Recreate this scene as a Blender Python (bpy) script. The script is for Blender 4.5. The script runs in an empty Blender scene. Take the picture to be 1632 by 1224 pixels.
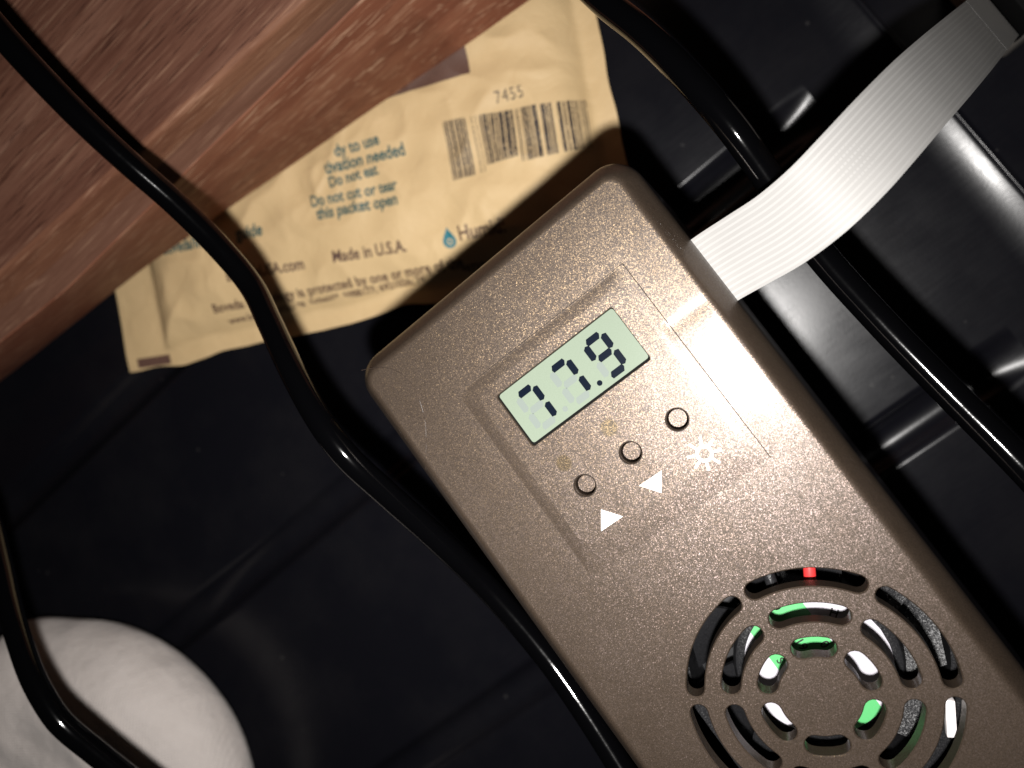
import bpy, bmesh, math, random
from mathutils import Vector, Matrix, noise

random.seed(7)
MM = 0.001                      # everything below is written in millimetres
TOP = 62.0                      # height of the casing's top face above the cabinet floor
scene = bpy.context.scene
COL = scene.collection

# ------------------------------------------------------------------ camera, world, flash, exposure
CAM = Vector((20.20, -20.12, 85.106 + TOP))
RIGHT = Vector((0.7597, -0.5917, -0.2697))
DOWN = Vector((-0.5905, -0.8014, 0.0948))
FWD = Vector((-0.2722, 0.0872, -0.9583))
cam_data = bpy.data.cameras.new('camera')
cam = bpy.data.objects.new('camera', cam_data)
COL.objects.link(cam)
m = Matrix((RIGHT, -DOWN, -FWD)).transposed().to_4x4()
m.translation = CAM * MM
cam.matrix_world = m
cam_data.sensor_fit = 'HORIZONTAL'
cam_data.sensor_width = 36.0
cam_data.lens = 1368.0 / 1632.0 * 36.0
cam_data.clip_start = 0.002
cam_data.clip_end = 10.0
cam_data.dof.use_dof = True
cam_data.dof.focus_distance = 0.0885
cam_data.dof.aperture_fstop = 27.0
scene.camera = cam

world = bpy.data.worlds.new('World')
scene.world = world
world.use_nodes = True
world.node_tree.nodes['Background'].inputs[0].default_value = (1.0, 0.93, 0.85, 1)
world.node_tree.nodes['Background'].inputs[1].default_value = 0.004

flash = bpy.data.lights.new('phone_flash', 'AREA')
flash.shape = 'DISK'
flash.size = 3.2 * MM
flash.energy = 0.178
flash.spread = math.radians(128)
flash.color = (1.0, 0.97, 0.94)
flash_ob = bpy.data.objects.new('phone_flash', flash)
COL.objects.link(flash_ob)
fm = Matrix((RIGHT, -DOWN, -FWD)).transposed().to_4x4()
fm.translation = (CAM + DOWN * 10.6 - RIGHT * 0.5) * MM
flash_ob.matrix_world = fm

scene.view_settings.view_transform = 'Standard'
scene.view_settings.look = 'None'
scene.view_settings.exposure = 0.0
scene.view_settings.gamma = 1.0
scene.view_settings.use_curve_mapping = False
scene.cycles.max_bounces = 8
scene.cycles.sample_clamp_indirect = 4.0

# ------------------------------------------------------------------ material helpers
class NT:
    def __init__(self, name):
        self.m = bpy.data.materials.new(name)
        self.m.use_nodes = True
        self.t = self.m.node_tree
        self.b = self.t.nodes['Principled BSDF']
        self.out = self.t.nodes['Material Output']
    def n(self, kind, **kw):
        nd = self.t.nodes.new(kind)
        for k, v in kw.items():
            setattr(nd, k, v)
        return nd
    def set(self, sock, v):
        if hasattr(v, 'is_output') or isinstance(v, bpy.types.NodeSocket):
            self.t.links.new(v, sock)
        elif isinstance(v, (tuple, list)) and len(v) == 3 and sock.type == 'RGBA':
            sock.default_value = (*v, 1)
        else:
            sock.default_value = v
    def p(self, **kw):
        for k, v in kw.items():
            self.set(self.b.inputs[k.replace('_', ' ')], v)
    def coord(self, scale=(1, 1, 1), rot=(0, 0, 0), loc=(0, 0, 0)):
        tc = self.n('ShaderNodeTexCoord')
        mp = self.n('ShaderNodeMapping')
        mp.inputs['Scale'].default_value = tuple(1000.0 * s for s in scale)
        mp.inputs['Rotation'].default_value = rot
        mp.inputs['Location'].default_value = loc
        self.t.links.new(tc.outputs['Object'], mp.inputs['Vector'])
        return mp.outputs[0]
    def noise(self, vec, scale, detail=3, rough=0.5, dist=0.0):
        nd = self.n('ShaderNodeTexNoise')
        nd.inputs['Scale'].default_value = scale
        nd.inputs['Detail'].default_value = detail
        nd.inputs['Roughness'].default_value = rough
        nd.inputs['Distortion'].default_value = dist
        self.t.links.new(vec, nd.inputs['Vector'])
        return nd.outputs['Fac']
    def vor(self, vec, scale, out='Color'):
        nd = self.n('ShaderNodeTexVoronoi')
        nd.inputs['Scale'].default_value = scale
        self.t.links.new(vec, nd.inputs['Vector'])
        return nd.outputs[out]
    def ramp(self, fac, stops):
        nd = self.n('ShaderNodeValToRGB')
        els = nd.color_ramp.elements
        while len(els) < len(stops):
            els.new(0.5)
        for e, (pos, c) in zip(els, stops):
            e.position = pos
            e.color = (*c, 1) if len(c) == 3 else c
        self.t.links.new(fac, nd.inputs[0])
        return nd.outputs[0]
    def mix(self, fac, a, b, mode='MIX'):
        nd = self.n('ShaderNodeMix', data_type='RGBA', blend_type=mode)
        self.set(nd.inputs[0], fac)
        self.set(nd.inputs[6], a)
        self.set(nd.inputs[7], b)
        return nd.outputs[2]
    def math(self, op, a, b=0.0, c=0.0, clamp=False):
        nd = self.n('ShaderNodeMath', operation=op)
        nd.use_clamp = clamp
        self.set(nd.inputs[0], a)
        self.set(nd.inputs[1], b)
        self.set(nd.inputs[2], c)
        return nd.outputs[0]
    def vmath(self, op, a, b):
        nd = self.n('ShaderNodeVectorMath', operation=op)
        self.set(nd.inputs[0], a)
        if isinstance(b, float):
            nd.inputs['Scale'].default_value = b
        else:
            self.set(nd.inputs[1], b)
        return nd.outputs[0]
    def bump(self, h, dist_mm, strength=1.0, normal=None):
        nd = self.n('ShaderNodeBump')
        nd.inputs['Strength'].default_value = strength
        nd.inputs['Distance'].default_value = dist_mm * MM
        self.t.links.new(h, nd.inputs['Height'])
        if normal is not None:
            self.t.links.new(normal, nd.inputs['Normal'])
        return nd.outputs[0]

def simple(name, col, rough=0.5, metallic=0.0, spec=0.5, coat=0.0):
    t = NT(name)
    t.p(Base_Color=col, Roughness=rough, Metallic=metallic)
    t.b.inputs['Specular IOR Level'].default_value = spec
    t.b.inputs['Coat Weight'].default_value = coat
    return t.m

def flake_paint(name, glue=False):
    """metallic flake bronze plastic: brown body, fine tilted flakes, a satin clear surface"""
    t = NT(name)
    v = t.coord()
    c1 = t.vor(v, 13.0)
    c2 = t.vor(v, 24.0)
    geo = t.n('ShaderNodeNewGeometry')
    r1 = t.vmath('SCALE', t.vmath('SUBTRACT', c1, (0.5, 0.5, 0.5)), 0.31)
    nn = t.vmath('NORMALIZE', t.vmath('ADD', geo.outputs['Normal'], r1), (0, 0, 0))
    sep = t.n('ShaderNodeSeparateColor')
    t.t.links.new(c2, sep.inputs[0])
    s1 = t.n('ShaderNodeSeparateColor')
    t.t.links.new(c1, s1.inputs[0])
    tint = t.mix(s1.outputs[1], (0.102, 0.074, 0.043), (0.102, 0.079, 0.077))
    tint = t.mix(sep.outputs[0], t.mix(1.0, tint, (0.72, 0.72, 0.72), 'MULTIPLY'), tint)
    metal = t.n('ShaderNodeBsdfPrincipled')
    smear = t.noise(t.coord(scale=(1.0, 0.55, 1.0), rot=(0, 0, 0.5)), 0.13, 6, 0.68, 0.6)
    tint = t.mix(t.ramp(smear, [(0.38, (0, 0, 0)), (0.66, (1, 1, 1))]), t.mix(1.0, tint, (0.80, 0.76, 0.70), 'MULTIPLY'), tint)
    metal.inputs['Metallic'].default_value = 1.0
    metal.inputs['Roughness'].default_value = 0.385
    t.t.links.new(nn, metal.inputs['Normal'])
    wear = t.noise(v, 0.16, 4, 0.6)
    base = t.mix(wear, (0.037, 0.0262, 0.0180), (0.055, 0.0405, 0.0305))
    spk = t.mix(sep.outputs[1], (0.70, 0.70, 0.70), (1.30, 1.26, 1.22))
    base = t.mix(1.0, base, spk, 'MULTIPLY')
    sx = t.n('ShaderNodeSeparateXYZ')
    t.t.links.new(v, sx.inputs[0])
    if glue:                                         # two faint round glue spots
        for cx, cy, rr in ((-4.5, -22.1, 0.95), (1.5, -21.9, 1.0)):
            dx = t.math('SUBTRACT', sx.outputs[0], cx); dy = t.math('SUBTRACT', sx.outputs[1], cy)
            d = t.math('SQRT', t.math('ADD', t.math('MULTIPLY', dx, dx), t.math('MULTIPLY', dy, dy)))
            k = t.math('MULTIPLY', t.math('SUBTRACT', rr, d), 4.0, clamp=True)
            base = t.mix(t.math('MULTIPLY', k, 0.7), base, (0.030, 0.017, 0.005))
            tint = t.mix(t.math('MULTIPLY', k, 0.85), tint, (0.058, 0.040, 0.017))
    t.set(metal.inputs['Base Color'], tint)
    t.p(Base_Color=base, Roughness=0.42, Metallic=0.0)
    und = t.noise(v, 0.22, 2, 0.5)
    nrm = t.bump(und, 0.10, 0.5)
    if glue:                                         # faint sink mark beside the control panel
        q = t.math('DIVIDE', t.math('ADD', sx.outputs[1], 17.6), 0.75)
        q = t.math('POWER', 2.718, t.math('MULTIPLY', t.math('MULTIPLY', q, q), -1.0))
        q = t.math('MULTIPLY', q, t.math('SUBTRACT', sx.outputs[0], 11.6, clamp=True))
        nrm = t.bump(q, -0.055, 1.0, nrm)
    fine = t.bump(t.noise(v, 3.2, 2, 0.5), 0.012, 0.6, nrm)
    t.set(t.b.inputs['Normal'], fine)
    for sh in (t.b, metal):
        sh.inputs['Coat Weight'].default_value = 0.17
        t.set(sh.inputs['Coat Roughness'], t.math('MULTIPLY_ADD', smear, 0.14, 0.085))
        t.t.links.new(fine, sh.inputs['Coat Normal'])
    t.b.inputs['Specular IOR Level'].default_value = 0.4
    msh = t.n('ShaderNodeMixShader')
    fm_ = t.math('MULTIPLY_ADD', sep.outputs[2], 0.36, 0.30)
    t.t.links.new(fm_, msh.inputs[0])
    t.t.links.new(t.b.outputs[0], msh.inputs[1])
    t.t.links.new(metal.outputs[0], msh.inputs[2])
    t.t.links.new(msh.outputs[0], t.out.inputs[0])
    return t.m

def black_plastic(name, base=(0.0048, 0.0048, 0.0068), rough=0.19, dust=True):
    t = NT(name)
    v = t.coord()
    cl = t.noise(v, 0.05, 4, 0.6)
    rg = t.math('MULTIPLY_ADD', cl, 0.22, rough - 0.10)
    gr = t.noise(t.coord(scale=(0.15, 1.6, 1.0), rot=(0, 0, 0.7)), 1.1, 3, 0.6)
    rg = t.math('MULTIPLY_ADD', gr, 0.08, rg)
    col = base
    if dust:
        d = t.vor(v, 0.11, 'Distance')
        k = t.math('LESS_THAN', d, 0.045)
        col = t.mix(t.math('MULTIPLY', k, 0.07), base, (0.20, 0.19, 0.18))
        hz = t.ramp(t.noise(v, 0.035, 5, 0.65), [(0.45, (0, 0, 0)), (0.75, (1, 1, 1))])
        col = t.mix(t.math('MULTIPLY', hz, 0.02), col, (0.20, 0.185, 0.17))
    t.p(Base_Color=col, Roughness=rg)
    t.b.inputs['Specular IOR Level'].default_value = 0.25
    fine = t.noise(v, 2.2, 3, 0.6)
    t.set(t.b.inputs['Normal'], t.bump(fine, 0.02, 0.35))
    return t.m

def cedar(name, dark, mid, light, pores, streaks):
    t = NT(name)
    big = t.noise(t.coord(scale=(0.022, 0.30, 0.30)), 0.6, 4, 0.55, 0.5)
    col = t.ramp(big, [(0.30, dark), (0.52, mid), (0.74, light)])
    fine = t.noise(t.coord(scale=(0.055, 1.9, 1.9)), 1.0, 5, 0.72, 0.15)
    fk = t.ramp(fine, [(0.36, (0, 0, 0)), (0.66, (1, 1, 1))])
    col = t.mix(t.math('MULTIPLY', fk, 0.62), col, t.mix(1.0, col, (0.50, 0.38, 0.33), 'MULTIPLY'))
    pv = t.noise(t.coord(scale=(0.16, 3.1, 3.1), loc=(3, 1, 5)), 1.0, 3, 0.6, 0.2)
    if pores > 0:
        k = t.ramp(pv, [(0.55, (0, 0, 0)), (0.66, (1, 1, 1))])
        col = t.mix(t.math('MULTIPLY', k, pores), col, (0.040, 0.013, 0.008))
    if streaks > 0:
        sv = t.noise(t.coord(scale=(0.10, 2.1, 2.1), loc=(9, 4, 2)), 1.0, 3, 0.55, 0.2)
        k = t.ramp(sv, [(0.57, (0, 0, 0)), (0.68, (1, 1, 1))])
        col = t.mix(t.math('MULTIPLY', k, streaks), col, (0.47, 0.285, 0.185))
    t.p(Base_Color=col, Roughness=0.62)
    t.b.inputs['Specular IOR Level'].default_value = 0.25
    t.set(t.b.inputs['Normal'], t.bump(pv, -0.10, 0.6))
    return t.m

MAT = {}
MAT['shell'] = flake_paint('bronze_flake_plastic', True)
MAT['button'] = flake_paint('bronze_flake_button')
MAT['floor'] = black_plastic('black_liner_plastic')
MAT['inner'] = simple('inner_black_plastic', (0.012, 0.012, 0.013), 0.45)
t = NT('black_enamel_wire')
t.p(Base_Color=(0.0008, 0.0008, 0.001))
t.p(Roughness=t.math('MULTIPLY_ADD', t.noise(t.coord(), 0.3, 4, 0.7), 0.07, 0.050))
t.set(t.b.inputs['Normal'], t.bump(t.noise(t.coord(), 0.9, 3, 0.6), 0.02, 0.5))
MAT['wire'] = t.m
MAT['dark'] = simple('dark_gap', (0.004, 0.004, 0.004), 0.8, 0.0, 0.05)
MAT['white_print'] = simple('white_print', (0.74, 0.73, 0.69), 0.5)
MAT['rim'] = simple('button_rim', (0.05, 0.04, 0.035), 0.3)
MAT['score'] = simple('scored_line', (0.012, 0.009, 0.007), 0.7, 0, 0.1)
MAT['red'] = simple('red_insulation', (0.62, 0.03, 0.03), 0.4)
MAT['whitewire'] = simple('white_insulation', (0.72, 0.68, 0.68), 0.4)
MAT['grey'] = simple('grey_plastic', (0.22, 0.20, 0.18), 0.5)
MAT['green'] = simple('green_label', (0.075, 0.36, 0.12), 0.45)
MAT['label'] = simple('white_label', (0.40, 0.385, 0.425), 0.45)
MAT['labelink'] = simple('black_label_ink', (0.006, 0.006, 0.006), 0.5)
MAT['hair'] = simple('dark_hair', (0.03, 0.02, 0.015), 0.4)

t = NT('fan_black_grained')
gv = t.vor(t.coord(), 9.0)
t.p(Base_Color=(0.010, 0.010, 0.011), Roughness=0.42)
t.b.inputs['Specular IOR Level'].default_value = 0.25
gn = t.n('ShaderNodeNewGeometry')
t.set(t.b.inputs['Normal'], t.vmath('NORMALIZE', t.vmath('ADD', gn.outputs['Normal'], t.vmath('SCALE', t.vmath('SUBTRACT', gv, (0.5, 0.5, 0.5)), 0.34)), (0, 0, 0)))
MAT['fan'] = t.m

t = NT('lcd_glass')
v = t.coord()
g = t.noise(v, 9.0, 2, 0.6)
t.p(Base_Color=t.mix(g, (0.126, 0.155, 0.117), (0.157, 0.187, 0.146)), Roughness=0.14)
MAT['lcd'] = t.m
MAT['seg'] = simple('lcd_segment_ink', (0.003, 0.005, 0.010), 0.14, 0.0, 0.25)
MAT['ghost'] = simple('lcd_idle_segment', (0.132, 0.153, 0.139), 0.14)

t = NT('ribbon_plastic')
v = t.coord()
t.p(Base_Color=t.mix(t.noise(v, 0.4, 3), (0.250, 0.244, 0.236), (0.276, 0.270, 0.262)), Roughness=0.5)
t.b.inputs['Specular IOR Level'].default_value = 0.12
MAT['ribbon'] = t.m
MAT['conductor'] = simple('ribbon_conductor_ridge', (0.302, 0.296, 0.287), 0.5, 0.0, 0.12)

t = NT('kraft_paper')
v = t.coord()
a = t.noise(v, 0.10, 4, 0.6)
b = t.noise(v, 2.5, 3, 0.7)
col = t.mix(a, (0.54, 0.385, 0.195), (0.69, 0.51, 0.28))
col = t.mix(t.math('MULTIPLY', b, 0.35), col, (0.52, 0.37, 0.20))
t.p(Base_Color=col, Roughness=0.55)
t.b.inputs['Specular IOR Level'].default_value = 0.3
cr = t.noise(v, 0.22, 5, 0.55, 0.8)
t.set(t.b.inputs['Normal'], t.bump(cr, 0.9, 0.35, t.bump(b, 0.03, 0.4)))
MAT['paper'] = t.m
MAT['teal'] = simple('teal_ink', (0.022, 0.085, 0.088), 0.6)
MAT['tealsolid'] = simple('teal_logo_ink', (0.012, 0.15, 0.19), 0.5)
MAT['brown'] = simple('brown_ink', (0.075, 0.035, 0.025), 0.6)
t = NT('brown_block_print')
t.p(Base_Color=t.mix(t.noise(t.coord(), 3.0, 3, 0.7), (0.075, 0.038, 0.030), (0.16, 0.085, 0.06)), Roughness=0.55)
MAT['block'] = t.m
t = NT('streaky_barcode_ink')
k = t.noise(t.coord(scale=(2.2, 0.8, 1), rot=(0, 0, math.radians(25.5))), 2.6, 4, 0.75)
k = t.ramp(k, [(0.38, (0, 0, 0)), (0.50, (1, 1, 1))])
t.p(Base_Color=(0.02, 0.016, 0.02), Roughness=0.6)
tr = t.n('ShaderNodeBsdfTransparent'); ms = t.n('ShaderNodeMixShader')
t.t.links.new(k, ms.inputs[0]); t.t.links.new(tr.outputs[0], ms.inputs[1]); t.t.links.new(t.b.outputs[0], ms.inputs[2])
t.t.links.new(ms.outputs[0], t.out.inputs[0])
MAT['barcode'] = t.m

t = NT('white_cotton')
v = t.coord(rot=(0, 0, 0.55))
wv = t.n('ShaderNodeTexWave'); wv.inputs['Scale'].default_value = 0.62; wv.inputs['Distortion'].default_value = 1.2; wv.inputs['Detail'].default_value = 2
t.t.links.new(v, wv.inputs['Vector'])
wv2 = t.n('ShaderNodeTexWave', bands_direction='Y'); wv2.inputs['Scale'].default_value = 0.62; wv2.inputs['Distortion'].default_value = 1.2
t.t.links.new(v, wv2.inputs['Vector'])
weave = t.math('ADD', wv.outputs['Fac'], wv2.outputs['Fac'])
bl = t.noise(t.coord(), 0.12, 4, 0.6)
t.p(Base_Color=t.mix(bl, (0.56, 0.505, 0.47), (0.68, 0.62, 0.585)), Roughness=0.9)
t.b.inputs['Specular IOR Level'].default_value = 0.1
t.b.inputs['Sheen Weight'].default_value = 0.2
t.set(t.b.inputs['Normal'], t.bump(weave, 0.09, 0.6, t.bump(bl, 1.6, 0.6)))
MAT['cotton'] = t.m

MAT['cedar_top'] = cedar('cedar_top', (0.098, 0.038, 0.024), (0.168, 0.077, 0.050), (0.24, 0.125, 0.086), 0.85, 0.25)
MAT['cedar_edge'] = cedar('cedar_edge', (0.150, 0.063, 0.036), (0.195, 0.087, 0.049), (0.235, 0.113, 0.066), 0.25, 0.3)
MAT['cedar_band'] = cedar('cedar_band', (0.135, 0.064, 0.040), (0.165, 0.080, 0.052), (0.20, 0.100, 0.066), 0.12, 0.2)
MAT['cedar_side'] = cedar('cedar_side', (0.185, 0.062, 0.034), (0.26, 0.098, 0.055), (0.32, 0.145, 0.085), 0.15, 0.9)

# ------------------------------------------------------------------ object helpers
def link_mesh(name, me, mat, parent=None, smooth=None):
    o = bpy.data.objects.new(name, me)
    COL.objects.link(o)
    if mat is not None:
        me.materials.clear()
        me.materials.append(MAT[mat] if isinstance(mat, str) else mat)
    if smooth is not None:
        shade(me, smooth)
    if parent is not None:
        o.parent = parent
    return o

def shade(me, deg):
    me.polygons.foreach_set('use_smooth', [True] * len(me.polygons))
    me.set_sharp_from_angle(angle=math.radians(deg))
    me.update()

def mesh_of(verts, faces, name='m'):
    me = bpy.data.meshes.new(name)
    me.from_pydata([(x * MM, y * MM, z * MM) for x, y, z in verts], [], faces)
    me.update()
    return me

def empty(name, loc=(0, 0, 0), parent=None):
    o = bpy.data.objects.new(name, None)
    COL.objects.link(o)
    o.location = Vector(loc) * MM
    o.empty_display_size = 0.005
    if parent is not None:
        o.parent = parent
    return o

def tag(o, label, cat, kind=None, group=None):
    o['label'] = label
    o['category'] = cat
    if kind: o['kind'] = kind
    if group: o['group'] = group
    return o

def structure(o, label=None):
    o['kind'] = 'structure'
    if label: o['label'] = label
    return o

def rrect(x0, x1, y0, y1, r, n=8):
    pts = []
    for cx, cy, a0 in ((x1 - r, y1 - r, 0), (x0 + r, y1 - r, 90), (x0 + r, y0 + r, 180), (x1 - r, y0 + r, 270)):
        for k in range(n + 1):
            a = math.radians(a0 + 90 * k / n)
            pts.append((cx + r * math.cos(a), cy + r * math.sin(a)))
    return pts

def loft(rings, cap0=True, cap1=True):
    """rings: lists of (x,y,z), equal length, counter-clockwise seen from above, listed from top to bottom"""
    n = len(rings[0]); vs = [v for r in rings for v in r]; fs = []
    for i in range(len(rings) - 1):
        for k in range(n):
            a, b = i * n + k, i * n + (k + 1) % n
            fs.append((a, a + n, b + n, b))
    if cap0: fs.append(tuple(range(n)))
    if cap1: fs.append(tuple(reversed(range((len(rings) - 1) * n, len(rings) * n))))
    return vs, fs

def merge(parts):
    V, Fc = [], []
    for vs, fs in parts:
        o = len(V); V += vs; Fc += [tuple(i + o for i in f) for f in fs]
    return V, Fc

def box(x0, x1, y0, y1, z0, z1):
    return loft([[(x0, y0, z1), (x1, y0, z1), (x1, y1, z1), (x0, y1, z1)], [(x0, y0, z0), (x1, y0, z0), (x1, y1, z0), (x0, y1, z0)]])

def bevel_mesh(me, w, seg=2):
    bm = bmesh.new(); bm.from_mesh(me)
    bmesh.ops.bevel(bm, geom=bm.edges[:], offset=w * MM, segments=seg, profile=0.5, affect='EDGES')
    bm.to_mesh(me); bm.free(); me.update()
    return me

def prism(pts, z0, z1):
    return loft([[(x, y, z1) for x, y in pts], [(x, y, z0) for x, y in pts]])

def circle(cx, cy, r, n=40, a0=0):
    return [(cx + r * math.cos(a0 + 2 * math.pi * k / n), cy + r * math.sin(a0 + 2 * math.pi * k / n)) for k in range(n)]

def tube(path, rad, n=14, closed_ends=True):
    P = [Vector(q) for q in path]; rings = []
    T = [(P[min(i + 1, len(P) - 1)] - P[max(i - 1, 0)]).normalized() for i in range(len(P))]
    up = Vector((0, 0, 1)) if abs(T[0].z) < 0.9 else Vector((1, 0, 0))
    s = T[0].cross(up).normalized()
    vs, fs = [], []
    for i, q in enumerate(P):
        s = (s - T[i] * s.dot(T[i])).normalized(); u = s.cross(T[i])
        r = rad(i / (len(P) - 1)) if callable(rad) else rad
        for k in range(n):
            a = 2 * math.pi * k / n
            vs.append(tuple(q + s * (r * math.cos(a)) + u * (r * math.sin(a))))
    for i in range(len(P) - 1):
        for k in range(n):
            a, b = i * n + k, i * n + (k + 1) % n
            fs.append((a, b, b + n, a + n))
    if closed_ends:
        fs.append(tuple(reversed(range(n)))); fs.append(tuple(range((len(P) - 1) * n, len(P) * n)))
    return vs, fs

def spline(pts, sub=10):
    P = [Vector(q) for q in pts]; out = []
    for i in range(len(P) - 1):
        p0 = P[i - 1] if i else P[0] * 2 - P[1]
        p1, p2 = P[i], P[i + 1]
        p3 = P[i + 2] if i + 2 < len(P) else P[-1] * 2 - P[-2]
        d01, d12, d23 = ((p1 - p0).length ** .5, (p2 - p1).length ** .5, (p3 - p2).length ** .5)
        m1 = (p2 - p1) + ((p1 - p0) / d01 - (p2 - p0) / (d01 + d12)) * d12
        m2 = (p2 - p1) + ((p3 - p2) / d23 - (p3 - p1) / (d12 + d23)) * d12
        for k in range(sub):
            s = k / sub; s2, s3 = s * s, s * s * s
            out.append(p1 * (2 * s3 - 3 * s2 + 1) + m1 * (s3 - 2 * s2 + s) + p2 * (-2 * s3 + 3 * s2) + m2 * (s3 - s2))
    out.append(P[-1])
    return out

def text_mesh(body, size, bold=0.0, align='LEFT', space=1.0):
    cu = bpy.data.curves.new('t', 'FONT')
    cu.body = body; cu.size = size; cu.offset = bold; cu.align_x = align; cu.space_character = space
    cu.resolution_u = 4
    o = bpy.data.objects.new('t', cu); COL.objects.link(o)
    bpy.context.view_layer.update()
    me = bpy.data.meshes.new_from_object(o.evaluated_get(bpy.context.evaluated_depsgraph_get()))
    bpy.data.objects.remove(o); bpy.data.curves.remove(cu)
    return me

def place_mesh(me, fn):
    """run every vertex (in mm) through fn -> mm, store in metres"""
    for v in me.vertices:
        v.co = Vector(fn(v.co.x, v.co.y)) * MM
    me.update()
    return me

def sstep(a, b, x):
    t_ = max(0.0, min(1.0, (x - a) / (b - a)))
    return t_ * t_ * (3 - 2 * t_)

# ------------------------------------------------------------------ cabinet floor (moulded liner with cross grooves and a raised rim)
SK = 0.021
GROOVES = (41.5, -2.6, -51.6, 92.0, -101.0)
def groove_depth(d):
    d = abs(d)
    if d > 4.3: return 0.0
    if d > 3.5: return -0.35 * (1 - sstep(3.5, 4.3, d))
    return -0.35 - 2.1 * (1 - (d / 3.5) ** 2.4)
def floor_z(x, y):
    yy = y - SK * x
    xx = x + SK * y
    z = 0.0
    fade = 1 - sstep(43.5, 45.5, xx)
    for g in GROOVES:
        z += groove_depth(yy - g) * fade
    if xx > 53:                                    # hollow fillet, then a thin raised flash line and the flat rim
        if xx < 59.2: z += 0.029 * (xx - 53) ** 2
        elif xx < 60.2: z += 1.115 + 0.32 * math.sin((xx - 59.2) / 1.0 * math.pi)
        else: z += 1.115
    return z
def axis_samples(a, b, fine, coarse, fine_step):
    out = []; x = a
    while x < b:
        out.append(x)
        x += fine_step if any(lo <= x < hi for lo, hi in fine) else coarse
    out.append(b)
    return out
xs = axis_samples(-230, 140, [(42.5, 68.0)], 6.0, 0.25)
ys = axis_samples(-140, 150, [(g - 10, g + 10) for g in GROOVES], 5.0, 0.3)
vs = [(x - SK * y, y + SK * x, 0) for y in ys for x in xs]
vs = [(x, y, floor_z(x, y)) for x, y, _ in vs]
nx = len(xs)
fs = [(j * nx + i, j * nx + i + 1, (j + 1) * nx + i + 1, (j + 1) * nx + i) for j in range(len(ys) - 1) for i in range(nx - 1)]
structure(link_mesh('cabinet_floor', mesh_of(vs, fs), 'floor', None, 40), 'black moulded plastic cabinet floor with cross grooves and a raised rim')

# ------------------------------------------------------------------ wire rack
W1 = [(-27.6, 88, 4.5), (-27.4, 68, 4.6), (-27.17, 55.12, 3.2), (-27.04, 49.29, 1.9), (-26.89, 42.98, -0.11), (-26.8, 37.35, -2.88), (-26.62, 31.02, -6.49), (-26.49, 24.28, -9.0), (-26.39, 18.3, -9.8), (-26.28, 12.38, -7.79), (-26.1, 5.37, -4.99), (-26.01, -0.43, -3.4), (-25.88, -4.46, -2.9), (-25.82, -7.73, -3.41), (-25.74, -13.33, -5.91), (-25.57, -21.05, -9.42), (-25.27, -29.49, -12.2), (-24.47, -39.88, -12.62), (-24.06, -46.01, -11.69), (-23.81, -54.8, -9.96), (-23.6, -70, -6.0), (-23.2, -100, -4.0)]
W2 = [(24.6, 60, 1.0), (25.2, 36, -6.0), (26.0, 22.0, -9.0), (26.68, 14.42, -7.58), (27.61, 8.75, -5.83), (28.17, 2.97, -4.28), (28.51, -4.76, -3.6), (28.43, -10.36, -4.91), (28.0, -19.69, -7.33), (28.58, -29.15, -8.33), (29.34, -37.84, -7.71), (30.27, -48.16, -5.44), (31.0, -62, -3.0), (31.8, -100, -3.0)]
W3 = [(-81.2, 62, 3.0), (-80.9, 45, -2.5), (-80.6, 30, -8.0), (-80.4, 20, -9.4), (-80.25, 12.0, -6.8), (-80.1, 6.1, -4.4), (-80.0, 1.2, -2.7), (-79.9, -4.6, -1.2), (-79.8, -9.9, -0.85), (-79.75, -12.2, -1.22), (-79.7, -16.0, -2.5), (-79.6, -20.2, -3.95), (-79.5, -26, -6.1), (-79.4, -33, -8.8), (-79.3, -42, -11.4), (-79.1, -55, -11.0), (-78.8, -90, -4.0)]
rack = tag(empty('wire_rack', (0, 0, TOP - 8)), 'glossy black wavy wire rack running past the casing over the packet and pouch', 'wire rack')
for path, lab in ((W1, 'wavy black wire crossing the wooden box and paper packet'), (W2, 'wavy black wire passing under the white ribbon cable'), (W3, 'bent black wire over the white cloth pouch')):
    w = link_mesh('wire', mesh_of(*tube([(x, y, z + 8) for x, y, z in spline(path, 12)], 1.55, 28)), 'wire', rack, 60)
    w['label'] = lab

# ------------------------------------------------------------------ the humidifier unit
unit = tag(empty('humidifier_unit', (0, 0, TOP)), 'bronze metallic plastic humidifier casing with a digital readout of 77.9 and round fan grille', 'humidifier')
LEN = 100.0
def outline(inset, z):
    r = max(0.6, 3.4 - inset)
    return [(x, y, z) for x, y in rrect(-19 + inset, 19 - inset, -LEN + inset, -inset, r, 8)]
prof = [(2.35, 0.0), (2.10, -0.03), (1.85, -0.12), (1.62, -0.30), (1.35, -0.66), (1.05, -1.10), (0.62, -1.80), (0.32, -2.45), (0.12, -3.1), (0.0, -4.2), (0.0, -36.0), (0.8, -38.0)]
PZ = 0.105                                          # control panel stands this much proud of the top face
plateau = []
for t_, z in ((0.0, PZ), (0.10, PZ - 0.003), (0.22, PZ - 0.02), (0.45, PZ * 0.66), (0.70, PZ * 0.34), (0.92, PZ * 0.04), (1.0, 0.0)):
    lp = lambda a_, b_: a_ + (b_ - a_) * t_
    plateau.append([(x, y, z) for x, y in rrect(lp(-8.0, -9.45), lp(11.05, 12.30), lp(-30.6, -33.4), lp(-11.1, -9.75), lp(1.9, 0.8), 8)])
shell_me = mesh_of(*loft(plateau + [outline(i, z) for i, z in prof]))
shell = link_mesh('shell', shell_me, 'shell', unit)

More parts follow.
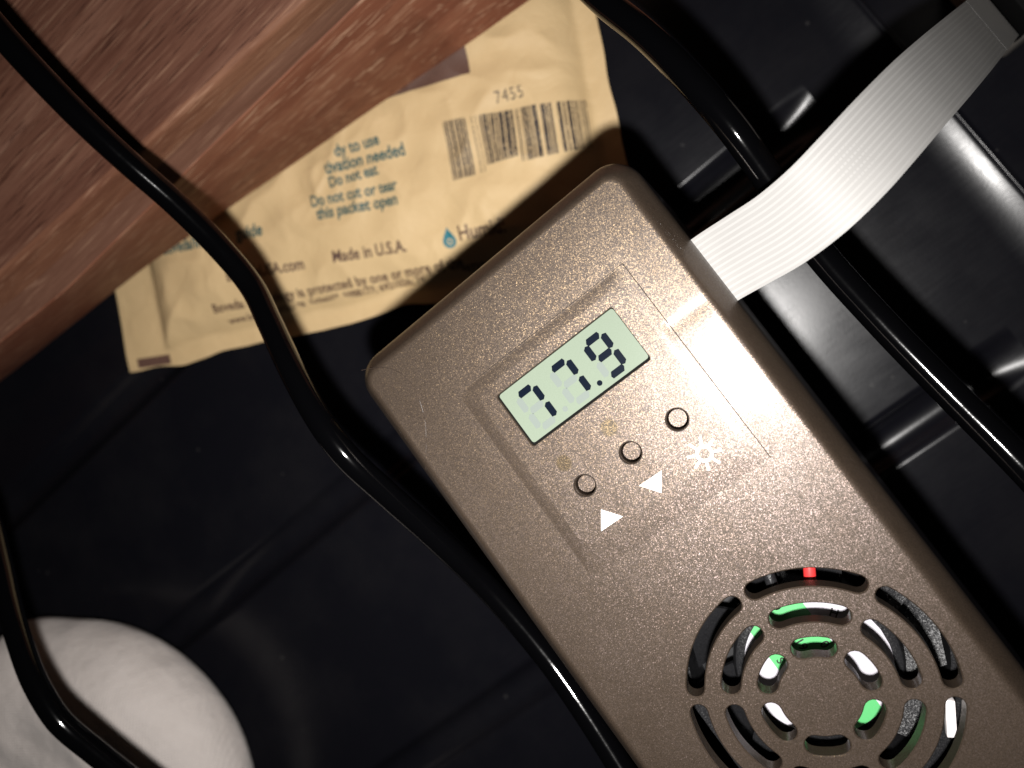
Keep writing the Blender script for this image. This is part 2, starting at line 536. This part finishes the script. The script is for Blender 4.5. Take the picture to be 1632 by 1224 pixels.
def cutter(vf):
    me = mesh_of(*vf)
    bm = bmesh.new(); bm.from_mesh(me); bmesh.ops.recalc_face_normals(bm, faces=bm.faces); bm.to_mesh(me); bm.free()
    o = bpy.data.objects.new('c', me); COL.objects.link(o); o.parent = unit
    return o
c_cavity = cutter(box(-17.2, 17.2, -98, -2, -36.5, -1.85))
FX, FY = 2.32, -54.97
def arc_slot(r0, r1, mid, half, grow=0.0):
    rm, hw = (r0 + r1) / 2, (r1 - r0) / 2
    ea = hw / rm                                   # round ends inside the angular span
    a0, a1 = math.radians(mid - half) + ea, math.radians(mid + half) - ea
    hw += grow
    pts = []
    for k in range(17):
        a = a0 + (a1 - a0) * k / 16
        pts.append((FX + (rm + hw) * math.cos(a), FY + (rm + hw) * math.sin(a)))
    for k in range(1, 8):
        b = math.pi * k / 8
        cx, cy = FX + rm * math.cos(a1), FY + rm * math.sin(a1)
        pts.append((cx + hw * math.cos(a1 + b), cy + hw * math.sin(a1 + b)))
    for k in range(17):
        a = a1 + (a0 - a1) * k / 16
        pts.append((FX + (rm - hw) * math.cos(a), FY + (rm - hw) * math.sin(a)))
    for k in range(1, 8):
        b = math.pi * k / 8
        cx, cy = FX + rm * math.cos(a0), FY + rm * math.sin(a0)
        pts.append((cx + hw * math.cos(a0 + math.pi + b), cy + hw * math.sin(a0 + math.pi + b)))
    return pts
cuts = []
for r0, r1, half in ((11.05, 12.82, 28.0), (7.50, 9.40, 26.3), (4.00, 5.98, 24.6)):
    for k in range(6):
        ring = lambda g, z: [(x, y, z) for x, y in arc_slot(r0, r1, 61.4 + 60 * k, half, g)]
        cuts.append(loft([ring(0.22, 0.10), ring(0.0, -0.12), ring(-0.04, -3.2)]))
BTN = ((-4.13, -25.2), (1.73, -25.17), (7.48, -25.17))
for bx, by in BTN:
    cr_ = lambda r, z: [(x, y, z) for x, y in circle(bx, by, r, 40)]
    cuts.append(loft([cr_(1.24, PZ + 0.15), cr_(1.07, PZ - 0.13), cr_(1.05, -3.2)]))
LX0, LX1, LY0, LY1 = -6.12, 9.02, -18.85, -12.42
def lcd_ring(g, z):
    p = rrect(LX0 - g, LX1 + g, LY0 - g, LY1 + g, 0.30, 4)
    return [(x, y, z) for x, y in p]
cuts.append(loft([lcd_ring(0.16, PZ + 0.11), lcd_ring(0.0, PZ - 0.11), lcd_ring(0.0, -3.2)]))
c_holes = cutter(merge(cuts))
for c in (c_cavity, c_holes):
    md = shell.modifiers.new('b', 'BOOLEAN'); md.operation = 'DIFFERENCE'; md.object = c; md.solver = 'EXACT'
bpy.context.view_layer.update()
new_me = bpy.data.meshes.new_from_object(shell.evaluated_get(bpy.context.evaluated_depsgraph_get()))
shell.modifiers.clear()
shell.data = new_me
new_me.materials.clear(); new_me.materials.append(MAT['shell'])
for c in (c_cavity, c_holes):
    bpy.data.objects.remove(c)
bm = bmesh.new(); bm.from_mesh(new_me)
bmesh.ops.remove_doubles(bm, verts=bm.verts, dist=0.002 * MM)
bmesh.ops.triangulate(bm, faces=[f for f in bm.faces if len(f.verts) > 4], quad_method='BEAUTY', ngon_method='BEAUTY')
bm.to_mesh(new_me); bm.free()
shade(new_me, 28)
wn = shell.modifiers.new('wn', 'WEIGHTED_NORMAL'); wn.keep_sharp = True; wn.weight = 100

link_mesh('base', bevel_mesh(mesh_of(*box(-15, 15, -92, -8, -TOP + 0.05, -38.02)), 0.8), 'inner', unit, 40)
# a fine score line above the control area (cut separately so that it stays hair thin)
link_mesh('score_line', mesh_of(*box(-6.4, 12.40, -9.685, -9.63, -0.3, 0.010)), 'score', unit)
link_mesh('score_line', mesh_of(*box(12.42, 12.50, -33.3, -9.63, -0.3, 0.010)), 'score', unit)

# display
LZ = PZ - 0.42
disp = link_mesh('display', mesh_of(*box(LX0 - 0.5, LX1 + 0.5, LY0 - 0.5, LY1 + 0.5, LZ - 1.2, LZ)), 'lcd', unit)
frame_vs, frame_fs = [], []
def strip_ring(outer, inner, z):
    n = len(outer)
    v_ = [(x, y, z) for x, y in outer] + [(x, y, z) for x, y in inner]
    return v_, [(k, (k + 1) % n, n + (k + 1) % n, n + k) for k in range(n)]
link_mesh('gap_shadow', mesh_of(*strip_ring(rrect(LX0 - 0.3, LX1 + 0.3, LY0 - 0.3, LY1 + 0.3, 0.3, 4), rrect(LX0 + 0.13, LX1 - 0.05, LY0 + 0.24, LY1 - 0.05, 0.3, 4), LZ + 0.012)), 'dark', disp)  # black ring painting in the gap's shadow, widest at the lower edge
def seg_h(xa, xb, y, w):
    h = w / 2; c = 0.26
    return [(xa, y - 0.05), (xa + c, y + h), (xb - 0.1, y + h), (xb, y + 0.05), (xb - c, y - h), (xa + 0.1, y - h)]
def seg_v(x, ya, yb, w):                            # ya top
    h = w / 2; c = 0.26
    return [(x - h, ya - c), (x - 0.05, ya), (x + h, ya - 0.12), (x + h, yb + c), (x + 0.05, yb), (x - h, yb + 0.12)]
def digit(xc):
    return dict(a=seg_h(xc - 0.92, xc + 0.78, -13.76, 0.73), b=seg_v(xc + 1.02, -13.92, -15.62, 0.73), c=seg_v(xc + 1.06, -15.98, -17.68, 0.73),
                d=seg_h(xc - 0.84, xc + 0.86, -17.86, 0.73), e=seg_v(xc - 1.10, -15.98, -17.68, 0.73), f=seg_v(xc - 1.14, -13.92, -15.62, 0.73), g=seg_h(xc - 0.88, xc + 0.82, -15.80, 0.73))
for k, on in enumerate(('abc', 'abc', 'abcdfg')):
    xc = -3.36 + 4.47 * k
    for s, pts in digit(xc).items():
        live = s in on
        me = mesh_of([(x, y, LZ + 0.02) for x, y in pts], [tuple(reversed(range(len(pts))))])
        bm = bmesh.new(); bm.from_mesh(me); bmesh.ops.recalc_face_normals(bm, faces=bm.faces); bm.to_mesh(me); bm.free()
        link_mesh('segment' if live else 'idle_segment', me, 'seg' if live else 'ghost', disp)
for x, live in ((-1.08, False), (3.40, True)):
    me = mesh_of([(a, b, LZ + 0.02) for a, b in circle(x, -17.72, 0.29, 20)], [tuple(range(20))])
    link_mesh('decimal_point' if live else 'idle_segment', me, 'seg' if live else 'ghost', disp)

# buttons, arrows and lamp symbol
for bx, by in BTN:
    rings = [[(x, y, z) for x, y in circle(bx - 0.01, by + 0.02, r, 36)] for r, z in ((0.88, PZ - 1.02), (0.92, PZ - 1.08), (0.92, -2.9))]
    b = link_mesh('button', mesh_of(*loft(rings)), 'button', unit, 12)
    link_mesh('rim', mesh_of(*merge([strip_ring(circle(bx, by, 1.22, 40), circle(bx, by, 1.155, 40), PZ + 0.008)])), 'score', b)  # dark ring standing in for shade at the lip of the button hole
RZ = PZ + 0.015
def flat(name, pts, parent, mat='white_print', z=RZ):
    me = mesh_of([(x, y, z) for x, y in pts], [tuple(range(len(pts)))])
    bm = bmesh.new(); bm.from_mesh(me)
    bm.normal_update()
    for f in bm.faces:
        if f.normal.z < 0: f.normal_flip()
    bm.to_mesh(me); bm.free()
    return link_mesh(name, me, mat, parent)
flat('down_arrow', [(0.44, -28.34), (1.81, -30.18), (3.19, -28.38)], unit)
flat('up_arrow', [(-4.25, -28.10), (-5.60, -29.90), (-2.84, -29.92)], unit)
sun = link_mesh('lamp_symbol', mesh_of(*strip_ring(circle(7.60, -29.40, 0.88, 40), circle(7.60, -29.40, 0.55, 40), RZ)), 'white_print', unit)
for k in range(8):
    a = math.radians(22.5 + 45 * k + 0.5)
    d = Vector((math.cos(a), math.sin(a))); s = Vector((-d.y, d.x)) * 0.125
    c0 = Vector((7.60, -29.40)) + d * 0.98; c1 = Vector((7.60, -29.40)) + d * 1.72
    flat('ray', [tuple(c0 + s), tuple(c0 - s), tuple(c1 - s), tuple(c1 + s)], sun)

# the fan under the grille
fan = empty('fan', (FX, FY, 0), unit)
HZ = -8.7
frame_ring = []
out_r = rrect(-14.5, 14.5, -17.5, 17.5, 2.5, 9)
def sq(r_, a): 
    return (r_ * math.cos(a), r_ * math.sin(a))
n = 72
outer = []
for k in range(n):
    a = 2 * math.pi * k / n; c, s = math.cos(a), math.sin(a)
    q = min(14.6 / max(abs(c), 1e-6), 17.5 / max(abs(s), 1e-6), 19.5)
    outer.append((q * c, q * s))
inner = [sq(13.6, 2 * math.pi * k / n) for k in range(n)]
fv = [(x, y, -10.5) for x, y in outer] + [(x, y, -10.5) for x, y in inner] + [(x * 0.97, y * 0.97, -17) for x, y in inner] + [(x, y, -17) for x, y in outer]
ff = []
for k in range(n):
    j = (k + 1) % n
    ff += [(k, j, n + j, n + k), (n + k, n + j, 2 * n + j, 2 * n + k), (3 * n + k, 3 * n + j, j, k)]
link_mesh('frame', mesh_of(fv, ff), 'fan', fan, 40)
link_mesh('back_plate', mesh_of(*prism(circle(0, 0, 14, 48), -18.5, -17)), 'inner', fan, 40)
hub = link_mesh('hub', mesh_of(*loft([[(x, y, z) for x, y in circle(0, -0.6, r, 48)] for r, z in ((7.9, HZ), (8.5, HZ - 0.25), (8.8, HZ - 0.8), (8.8, -16.8))])), 'fan', fan, 35)
# round label in three strips (white / green / white), each cut from the disc
def disc_band(x0, x1, r=7.6, n=24):
    x0, x1 = max(x0, -r), min(x1, r); up, dn = [], []
    for k in range(n + 1):
        x = x0 + (x1 - x0) * k / n; h = math.sqrt(max(r * r - x * x, 0))
        up.append((x, h - 0.6)); dn.append((x, -h - 0.6))
    pts = dn + list(reversed(up)); o = []
    for q in pts:
        if not o or (Vector(q) - Vector(o[-1])).length > 1e-4: o.append(q)
    return o
for a, b, mt in ((-8, -3.75, 'label'), (-3.75, 2.75, 'green'), (2.75, 8, 'label')):
    flat('label_band', disc_band(a, b), hub, mt, HZ + 0.03)
def label_text(s, x, y, size, rot):
    me = text_mesh(s, size, 0.02, 'CENTER')
    c, sn = math.cos(math.radians(rot)), math.sin(math.radians(rot))
    place_mesh(me, lambda u, w: (x + u * c - (w - size * .35) * sn, y + u * sn + (w - size * .35) * c, HZ + 0.06))
    link_mesh('label_lettering', me, 'labelink', hub)
label_text('19', 2.3 - FX, -52.75 - FY, 1.35, -90)
label_text('0', 4.3 - FX, -54.0 - FY, 1.35, -90)
label_text('H', 7.1 - FX, -51.7 - FY, 1.3, -52)
label_text('S', -0.6 - FX, -53.1 - FY, 1.2, -90)
for k in range(9):
    a0 = 2 * math.pi * k / 9 + 0.25
    pts = []
    for i in range(7):
        r = 8.7 + (13.2 - 8.7) * i / 6
        a = a0 + 0.16 * i / 6
        pts.append((r, a))
    bv, bf = [], []
    for r, a in pts:
        for da, z in ((-0.34, -10.4), (0.0, -11.8), (0.34, -14.5)):
            bv.append((r * math.cos(a + da), r * math.sin(a + da), z))
        for da, z in ((0.34, -15.2), (0.0, -12.5), (-0.34, -11.1)):
            bv.append((r * math.cos(a + da), r * math.sin(a + da), z))
    for i in range(6):
        for q in range(6):
            bf.append((i * 6 + q, i * 6 + (q + 1) % 6, (i + 1) * 6 + (q + 1) % 6, (i + 1) * 6 + q))
    bf += [tuple(range(6)), tuple(reversed(range(36, 42)))]
    me = mesh_of(bv, bf)
    bm = bmesh.new(); bm.from_mesh(me); bmesh.ops.recalc_face_normals(bm, faces=bm.faces); bm.to_mesh(me); bm.free()
    link_mesh('blade', me, 'fan', fan, 35)
link_mesh('red_lead', mesh_of(*tube(spline([(9.4, 16.5, -7.5), (7.6, 12.2, -5.6), (5.3, 8.4, -5.2), (4.2, 6.6, -7.0)], 8), 0.62, 12)), 'red', fan, 60)
link_mesh('black_lead', mesh_of(*tube(spline([(3.4, 17.5, -7.5), (2.6, 12.6, -5.5), (1.6, 9.2, -5.4), (0.6, 7.6, -7.0)], 8), 0.62, 12)), 'fan', fan, 60)
link_mesh('white_tie', bevel_mesh(mesh_of(*merge([prism([(8.9, -8.0), (9.6, -8.6), (7.6, -11.8), (6.8, -11.3)], -6.1, -4.6)])), 0.12), 'whitewire', fan, 40)

# a hair lying on the casing
hp = [(-16.75, -1.1), (-15.2, -1.9), (-13.6, -3.4), (-12.95, -5.9), (-13.9, -9.2), (-15.3, -11.4), (-16.6, -12.9), (-17.6, -13.9)]
tag(link_mesh('hair', mesh_of(*tube(spline([(x, y, TOP + 0.035 + (0.0 if abs(x) < 16.6 else -0.10 if abs(x) < 17 else -0.45)) for x, y in hp], 8), 0.026, 6)), 'hair', None, 60),
    'fine curled dark hair lying on the corner of the bronze casing', 'hair')

# ------------------------------------------------------------------ ribbon cable
RP = [(14.5, -15.2, -5.0), (19.2, -15.5, -3.4), (22.5, -15.95, -1.7), (26.0, -16.4, 0.1), (30.0, -16.35, 1.7), (34.0, -15.77, 1.9), (38.0, -14.96, 0.16), (43.0, -13.91, -4.32), (48.0, -12.94, -10.88), (54.0, -11.76, -20.59), (60.0, -10.53, -31.28), (66.0, -9.3, -42.0)]
RC = spline(RP, 10)
cable = tag(empty('ribbon_cable', RP[1], None), 'white flat ribbon cable arching out of the side of the bronze casing', 'cable')
cable.location = Vector((RP[1][0], RP[1][1], RP[1][2] + TOP)) * MM
base0 = Vector((RP[1][0], RP[1][1], RP[1][2]))
HALF = 3.82
def ribbon_strip(o0, o1, lift, thick, i0=0, i1=None):
    pts = RC[i0:i1]; vs_, fs_ = [], []
    for i, q in enumerate(pts):
        tgt = (pts[min(i + 1, len(pts) - 1)] - pts[max(i - 1, 0)]).normalized()
        side = Vector((0.02, 1, 0)); side = (side - tgt * side.dot(tgt)).normalized()
        nrm = tgt.cross(side).normalized()
        if nrm.z < 0: nrm = -nrm
        c = q - base0
        for o_, h in ((o0, lift), (o1, lift), (o1, lift - thick), (o0, lift - thick)):
            vs_.append(tuple(c + side * o_ + nrm * h))
    for i in range(len(pts) - 1):
        for k in range(4):
            a, b = i * 4 + k, i * 4 + (k + 1) % 4
            fs_.append((a, b, b + 4, a + 4))
    fs_ += [(3, 2, 1, 0), tuple(range(len(vs_) - 4, len(vs_)))]
    me = mesh_of(vs_, fs_)
    bm = bmesh.new(); bm.from_mesh(me); bmesh.ops.recalc_face_normals(bm, faces=bm.faces); bm.to_mesh(me); bm.free()
    return me
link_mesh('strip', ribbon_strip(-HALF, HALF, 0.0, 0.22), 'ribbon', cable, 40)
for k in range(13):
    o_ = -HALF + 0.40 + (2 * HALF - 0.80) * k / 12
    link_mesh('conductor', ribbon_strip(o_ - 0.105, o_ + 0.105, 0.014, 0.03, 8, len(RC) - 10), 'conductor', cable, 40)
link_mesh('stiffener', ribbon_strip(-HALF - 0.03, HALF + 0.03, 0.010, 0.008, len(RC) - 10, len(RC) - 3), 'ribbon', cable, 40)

# grey housing the ribbon runs into, on the raised rim
hs = tag(empty('sensor_housing', (77.0, -8.6, 1.12)), 'grey plastic housing that the far end of the ribbon cable enters', 'housing')
link_mesh('case', bevel_mesh(mesh_of(*box(-8.5, 14, -4.9, 18, 0, 27)), 1.2, 3), 'grey', hs, 40)
link_mesh('socket', bevel_mesh(mesh_of(*box(-9.6, -8.2, -4.6, 5.4, 11.5, 20.8)), 0.3), 'dark', hs, 40)

# ------------------------------------------------------------------ cedar box
cb = tag(empty('cedar_box', (0, 0, 0)), 'reddish brown cedar box corner lying over the paper packet', 'wooden box')
ZB, ZT = 7.0, 42.0
def edge_line(a, b):
    """front edge y(x): its own slight slant where in view, parallel beyond"""
    return lambda x: a + b * max(x, -62.0) - 0.10 * min(x + 62.0, 0.0)
E_BOT, E_LOW, E_UP, E_TOP = edge_line(43.1, -0.155), edge_line(45.7, -0.012), edge_line(45.9, -0.045), edge_line(45.9, -0.062)
def long_board(sec, x0=-165.0, x1=70.0, step=3.0):
    """sec: (edge line or fixed y, offset, z) points of the section, ruled along x, slightly uneven"""
    n_ = len(sec); m_ = int((x1 - x0) / step); v_, f_ = [], []
    for i in range(m_ + 1):
        x = x0 + (x1 - x0) * i / m_
        for e, o_, z in sec:
            y = (e(x) if callable(e) else e) + o_
            w_ = 0.14 * noise.noise(Vector((x * 0.05, y * 0.1, z * 0.1)))
            v_.append((x, y + w_, z + w_))
    for i in range(m_):
        for k in range(n_):
            a, b = i * n_ + k, i * n_ + (k + 1) % n_
            f_.append((a, b, b + n_, a + n_))
    f_ += [tuple(reversed(range(n_))), tuple(range(len(v_) - n_, len(v_)))]
    me = mesh_of(v_, f_)
    bm = bmesh.new(); bm.from_mesh(me); bmesh.ops.recalc_face_normals(bm, faces=bm.faces); bm.to_mesh(me); bm.free()
    return me
link_mesh('side_board', long_board([(E_BOT, 0.0, ZB + 1.0), (E_BOT, 0.35, ZB + 0.3), (E_BOT, 1.0, ZB), (E_BOT, 14, ZB), (E_LOW, 14, 33.0), (E_LOW, 0.3, 33.0), (E_LOW, 0.0, 32.8)]), 'cedar_side', cb, 35)
link_mesh('joint_strip', long_board([(E_LOW, 0.05, 33.04), (E_LOW, 12, 33.04), (E_UP, 12, 36.6), (E_UP, 0.1, 36.6)]), 'cedar_band', cb, 35)
link_mesh('edge_moulding', long_board([(E_UP, 0.08, 36.64), (E_UP, 11, 36.64), (E_TOP, 11, 39), (E_TOP, 0.9, 39.0), (E_TOP, 0.9, ZT - 0.02), (E_TOP, 0.45, ZT - 0.12), (E_TOP, 0.12, ZT - 0.5), (E_TOP, 0.0, ZT - 1.1)]), 'cedar_edge', cb, 40)
link_mesh('top_board', long_board([(E_TOP, 0.95, 39.04), (E_TOP, 0.95, ZT - 0.15), (E_TOP, 1.05, ZT), (E_TOP, 30, ZT), (E_TOP, 95, ZT), (E_TOP, 95, 39.04)]), 'cedar_top', cb, 35)

# ------------------------------------------------------------------ kraft paper humidity packet
pk_ang = math.radians(-25.5)
pk = tag(empty('humidity_packet', (-80.3, 40.7, 0.25)), 'crinkled tan kraft paper humidity packet with printing and a barcode', 'packet')
pk.rotation_euler = (0, 0, pk_ang)
PU, PW, PH = -4.8, 106.0, 64.0
def pack_h(u, v):
    d = min(u - 5.4, 97.2 - u, v - 3.3, 60 - v)
    if d <= 0:
        h = 0.7 + 0.25 * sstep(-1.0, 0.0, d)
    else:
        puff = 1 - math.exp(-d / 4.6)
        h = 0.95 + 5.1 * puff
        cr = noise.noise(Vector((u * 0.055, v * 0.075, 3.1)))
        h += 0.55 * cr * puff
        h += 0.42 * puff * (1 - abs(noise.noise(Vector((u * 0.13 + v * 0.06, v * 0.15 - u * 0.05, 7.7)))) * 3.0)
        # radiating gathers along the bottom seam
        h += 0.30 * math.exp(-d / 3.5) * noise.noise(Vector((u * 0.16, v * 0.04, 1.3))) * 1.8
    h += 0.28 * noise.noise(Vector((u * 0.09, v * 0.09, 11.0)))
    # hard fold running towards the wooden box
    f = (u - 48.0) * 0.80 - (v - 24.0) * 0.60 + 0.9 * noise.noise(Vector((v * 0.12, 5, 5)))
    if v > 18: h += 0.50 * math.exp(-abs(f) / 0.7) * sstep(18, 24, v)
    return max(0.15, min(h, 6.75))
def pack_edge(u, v):
    """irregular outline of the seals"""
    dv = 0.0
    if v < 6:
        k = 1 - v / 6
        dv = k * (-0.9 * math.exp(-((u - 9) / 6) ** 2) - 0.6 * math.exp(-((u - 42) / 14) ** 2) + 0.7 * math.exp(-((u - 56) / 5) ** 2) - 0.6 * math.exp(-((u - 66) / 6) ** 2) + 0.25 * noise.noise(Vector((u * 0.2, 0, 0))))
    du = 0.0
    if u > 92: du = (u - 92) / 9 * 0.5 * noise.noise(Vector((0, v * 0.12, 3)))
    if u < 8: du = (1 - u / 8) * (0.03 * v + 0.4 * noise.noise(Vector((0, v * 0.1, 8))))
    return u + du, v + dv
NU, NV = 260, 170
vs, fs = [], []
for j in range(NV + 1):
    for i in range(NU + 1):
        u, v = PU + PW * i / NU, PH * j / NV
        eu, ev = pack_edge(u, v)
        vs.append((eu, ev, pack_h(u, v)))
for j in range(NV):
    for i in range(NU):
        a = j * (NU + 1) + i
        fs.append((a, a + 1, a + NU + 2, a + NU + 1))
# underside
nb = len(vs)
rim = [i for i in range(NU + 1)] + [j * (NU + 1) + NU for j in range(1, NV + 1)] + [NV * (NU + 1) + i for i in range(NU - 1, -1, -1)] + [j * (NU + 1) for j in range(NV - 1, 0, -1)]
for r in rim:
    x, y, z = vs[r]; vs.append((x, y, max(0.0, z - 0.35)))
for k in range(len(rim)):
    a, b = rim[k], rim[(k + 1) % len(rim)]
    fs.append((b, a, nb + k, nb + (k + 1) % len(rim)))
link_mesh('pouch', mesh_of(vs, fs), 'paper', pk, 60)
def on_pack(u, v, lift=0.13):
    return (u, v, pack_h(u, v) + lift)
def pack_text(s, u, v, width, mat, rot=0.0, bold=0.012, space=1.0, tall=1.22):
    me = text_mesh(s, 2.0, bold, 'LEFT', space)
    wd = max(q.co.x for q in me.vertices)
    for q in me.vertices:
        q.co.y *= width / wd * tall; q.co.x *= width / wd
    c, sn = math.cos(math.radians(rot)), math.sin(math.radians(rot))
    place_mesh(me, lambda a, b: on_pack(u + a * c - b * sn, v + a * sn + b * c))
    return link_mesh('lettering', me, mat, pk)
def pack_patch(name, u0, u1, v0, v1, mat, nu=16, nv=8, skew=0.0):
    v_ = []
    for j in range(nv + 1):
        for i in range(nu + 1):
            u = u0 + (u1 - u0) * i / nu; vv = v0 + (v1 - v0) * j / nv + skew * (u - u0)
            v_.append(on_pack(u, vv))
    f_ = [(j * (nu + 1) + i, j * (nu + 1) + i + 1, (j + 1) * (nu + 1) + i + 1, (j + 1) * (nu + 1) + i) for j in range(nv) for i in range(nu)]
    return link_mesh(name, mesh_of(v_, f_), mat, pk)
pack_text('dy to use', 52.4, 28.1, 8.6, 'teal', 0.5, 0.055)
pack_text('tivation needed', 49.8, 25.7, 15.2, 'teal', -1.5, 0.055)
pack_text('Do not eat', 49.8, 23.3, 9.7, 'teal', 0, 0.055)
pack_text('Do not cut or tear', 45.4, 20.9, 17.0, 'teal', -3.5, 0.055)
pack_text('this packet open', 46.0, 18.5, 15.8, 'teal', -4, 0.055)
pack_text('our h', 13.0, 21.9, 5.6, 'teal', -4, 0.055)
pack_text('guide', 29.0, 18.9, 5.6, 'teal', -4, 0.055)
pack_text('boveda/in', 12.4, 20.0, 9.3, 'teal', -4, 0.055)
pack_text('Made in U.S.A.', 46.9, 10.5, 14.3, 'brown', -5, 0.045)
pack_text('BovedaUSA.com', 24.9, 12.0, 16.0, 'brown', -4.5, 0.045)
pack_text('Humidi', 70.9, 8.75, 8.6, 'brown', -3, 0.03)
pack_text('Boveda technology is protected by one or more of the', 19.7, 7.0, 50.5, 'brown', -2.7, 0.05, 1.05, 1.1)
pack_text('www.boveda  5936178, 5684607, 5988177; 6921026; 7413118, 8748723', 21.6, 4.45, 52.0, 'brown', -1.1, 0.05, 1.05, 0.95)
pack_text('7455', 82.5, 29.2, 4.9, 'barcode', -2, 0.0, 1.15)
pack_patch('printed_block', -2.4, 5.3, 0.35, 2.25, 'block', 30, 8, -0.07)
pack_patch('printed_block', 55.0, 79.4, 35.2, 48.0, 'block', 70, 40, 0.0)
# water drop logo
dp = []
for k in range(28):
    a = 2 * math.pi * k / 28 - math.pi / 2
    r = 1.22
    x, y = r * math.cos(a), r * math.sin(a)
    if y > 0: x *= max(0.0, 1 - (y / r) ** 1.4 * 0.98); y *= 2.0
    dp.append((69.2 + x, 9.15 + y))
cen = (69.2, 9.2)
dv = [on_pack(*cen)] + [on_pack(*q) for q in dp]
drop = link_mesh('water_drop_logo', mesh_of(dv, [(0, 1 + k, 1 + (k + 1) % 28) for k in range(28)]), 'tealsolid', pk)
rv = [on_pack(*q, lift=0.17) for q in circle(69.25, 9.0, 0.55, 18)] + [on_pack(*q, lift=0.17) for q in circle(69.25, 9.0, 0.36, 18)]
link_mesh('logo_ring', mesh_of(rv, [(k, (k + 1) % 18, 18 + (k + 1) % 18, 18 + k) for k in range(18)]), 'paper', drop)
# barcode bars
u = 73.0
bars = []
rng = random.Random(3)
layout = [(0, .16), (0.30, .30), (0.75, .25), (1.2, .5), (1.9, .18), (2.25, .45), (2.9, .5), (3.6, .35)] + [(5.0, .16), (5.7, .12)] + [(6.4, .35), (6.95, .6), (7.7, .3), (8.2, .55), (8.95, .35), (9.5, .8), (10.5, .85), (11.5, .5)] + [(12.5, .25), (13.0, .12)] + [(13.5, .4), (14.0, .5), (14.7, .35), (15.3, .8)] + [(16.7, .75), (17.6, .3), (18.1, .4)] + [(19.4, .6), (20.3, .3), (20.9, .6), (21.7, .25), (22.2, .3), (22.8, .15), (23.2, .2), (23.6, .15)]
for o_, w_ in layout:
    lean = -0.4
    v1 = 28.6 - o_ * 0.085; v0 = 18.7 + o_ * 0.0
    if 6.2 < o_ < 12: v0 = 19.8
    k_ = 10; v_ = []
    for j in range(k_ + 1):
        vv = v0 + (v1 - v0) * j / k_
        for uu in (u + o_, u + o_ + w_):
            v_.append(on_pack(uu + lean * (1 - j / k_), vv))
    bars.append((v_, [(2 * j, 2 * j + 1, 2 * j + 3, 2 * j + 2) for j in range(k_)]))
link_mesh('barcode', mesh_of(*merge(bars)), 'barcode', pk)

# ------------------------------------------------------------------ white cloth pouch
cp = tag(empty('cloth_pouch', (-139.5, -20.5, 0.1)), 'plump white cotton pouch under the bent wire', 'pouch')
NR, NA = 40, 120
vs, fs = [], []
def pouch_r(a):
    d = math.degrees(a) % 360
    r = 34.0
    for c_, amp, w_ in ((80, 2.4, 12), (-20, 1.0, 30), (200, 6, 16), (300, 5, 16)):
        dd = (d - c_ + 180) % 360 - 180
        r += amp * math.exp(-(dd / w_) ** 2)
    return r
for i in range(NR + 1):
    for k in range(NA):
        a = 2 * math.pi * k / NA
        t_ = i / NR
        # profile from the seam up and over to the crown
        ph = t_ * math.pi / 2
        rr = pouch_r(a) * math.cos(ph) ** 0.62 if i < NR else 0.0
        z = 9.5 + 15.5 * math.sin(ph) ** 0.85
        x, y = rr * math.cos(a), rr * math.sin(a)
        wr = noise.noise(Vector((x * 0.05, y * 0.05, 2.0))) * 2.4 + 0.5 * noise.noise(Vector((x * 0.13, y * 0.13, 6.0))) - 0.6 * abs(noise.noise(Vector((x * 0.10 + y * 0.05, y * 0.07 - x * 0.03, 9.0)))) * 2.0
        seam = math.exp(-t_ * 9) * 0.7 * math.sin(a * 23 + 2 * math.sin(a * 5))
        vs.append((x * (1 + 0.01 * seam), y * (1 + 0.01 * seam), z + wr * (t_ ** .5) + seam * 0.6))
for i in range(NR):
    for k in range(NA):
        a, b = i * NA + k, i * NA + (k + 1) % NA
        fs.append((a, b, b + NA, a + NA))
lo = len(vs)
for i in range(1, 9):
    ph = i / 8 * math.pi / 2
    for k in range(NA):
        a = 2 * math.pi * k / NA; rr = pouch_r(a) * (0.35 + 0.65 * math.cos(ph) ** 0.6)
        vs.append((rr * math.cos(a), rr * math.sin(a), 9.5 - 9.5 * math.sin(ph)))
for i in range(8):
    for k in range(NA):
        k2 = (k + 1) % NA
        a, b = (k, k2) if i == 0 else (lo + (i - 1) * NA + k, lo + (i - 1) * NA + k2)
        c, d = lo + i * NA + k, lo + i * NA + k2
        fs.append((b, a, c, d))
fs.append(tuple(reversed(range(lo + 7 * NA, lo + 8 * NA))))
me = mesh_of(vs, fs)
bm = bmesh.new(); bm.from_mesh(me); bmesh.ops.remove_doubles(bm, verts=bm.verts, dist=0.01 * MM); bm.to_mesh(me); bm.free()
link_mesh('cotton_bag', me, 'cotton', cp, 60)
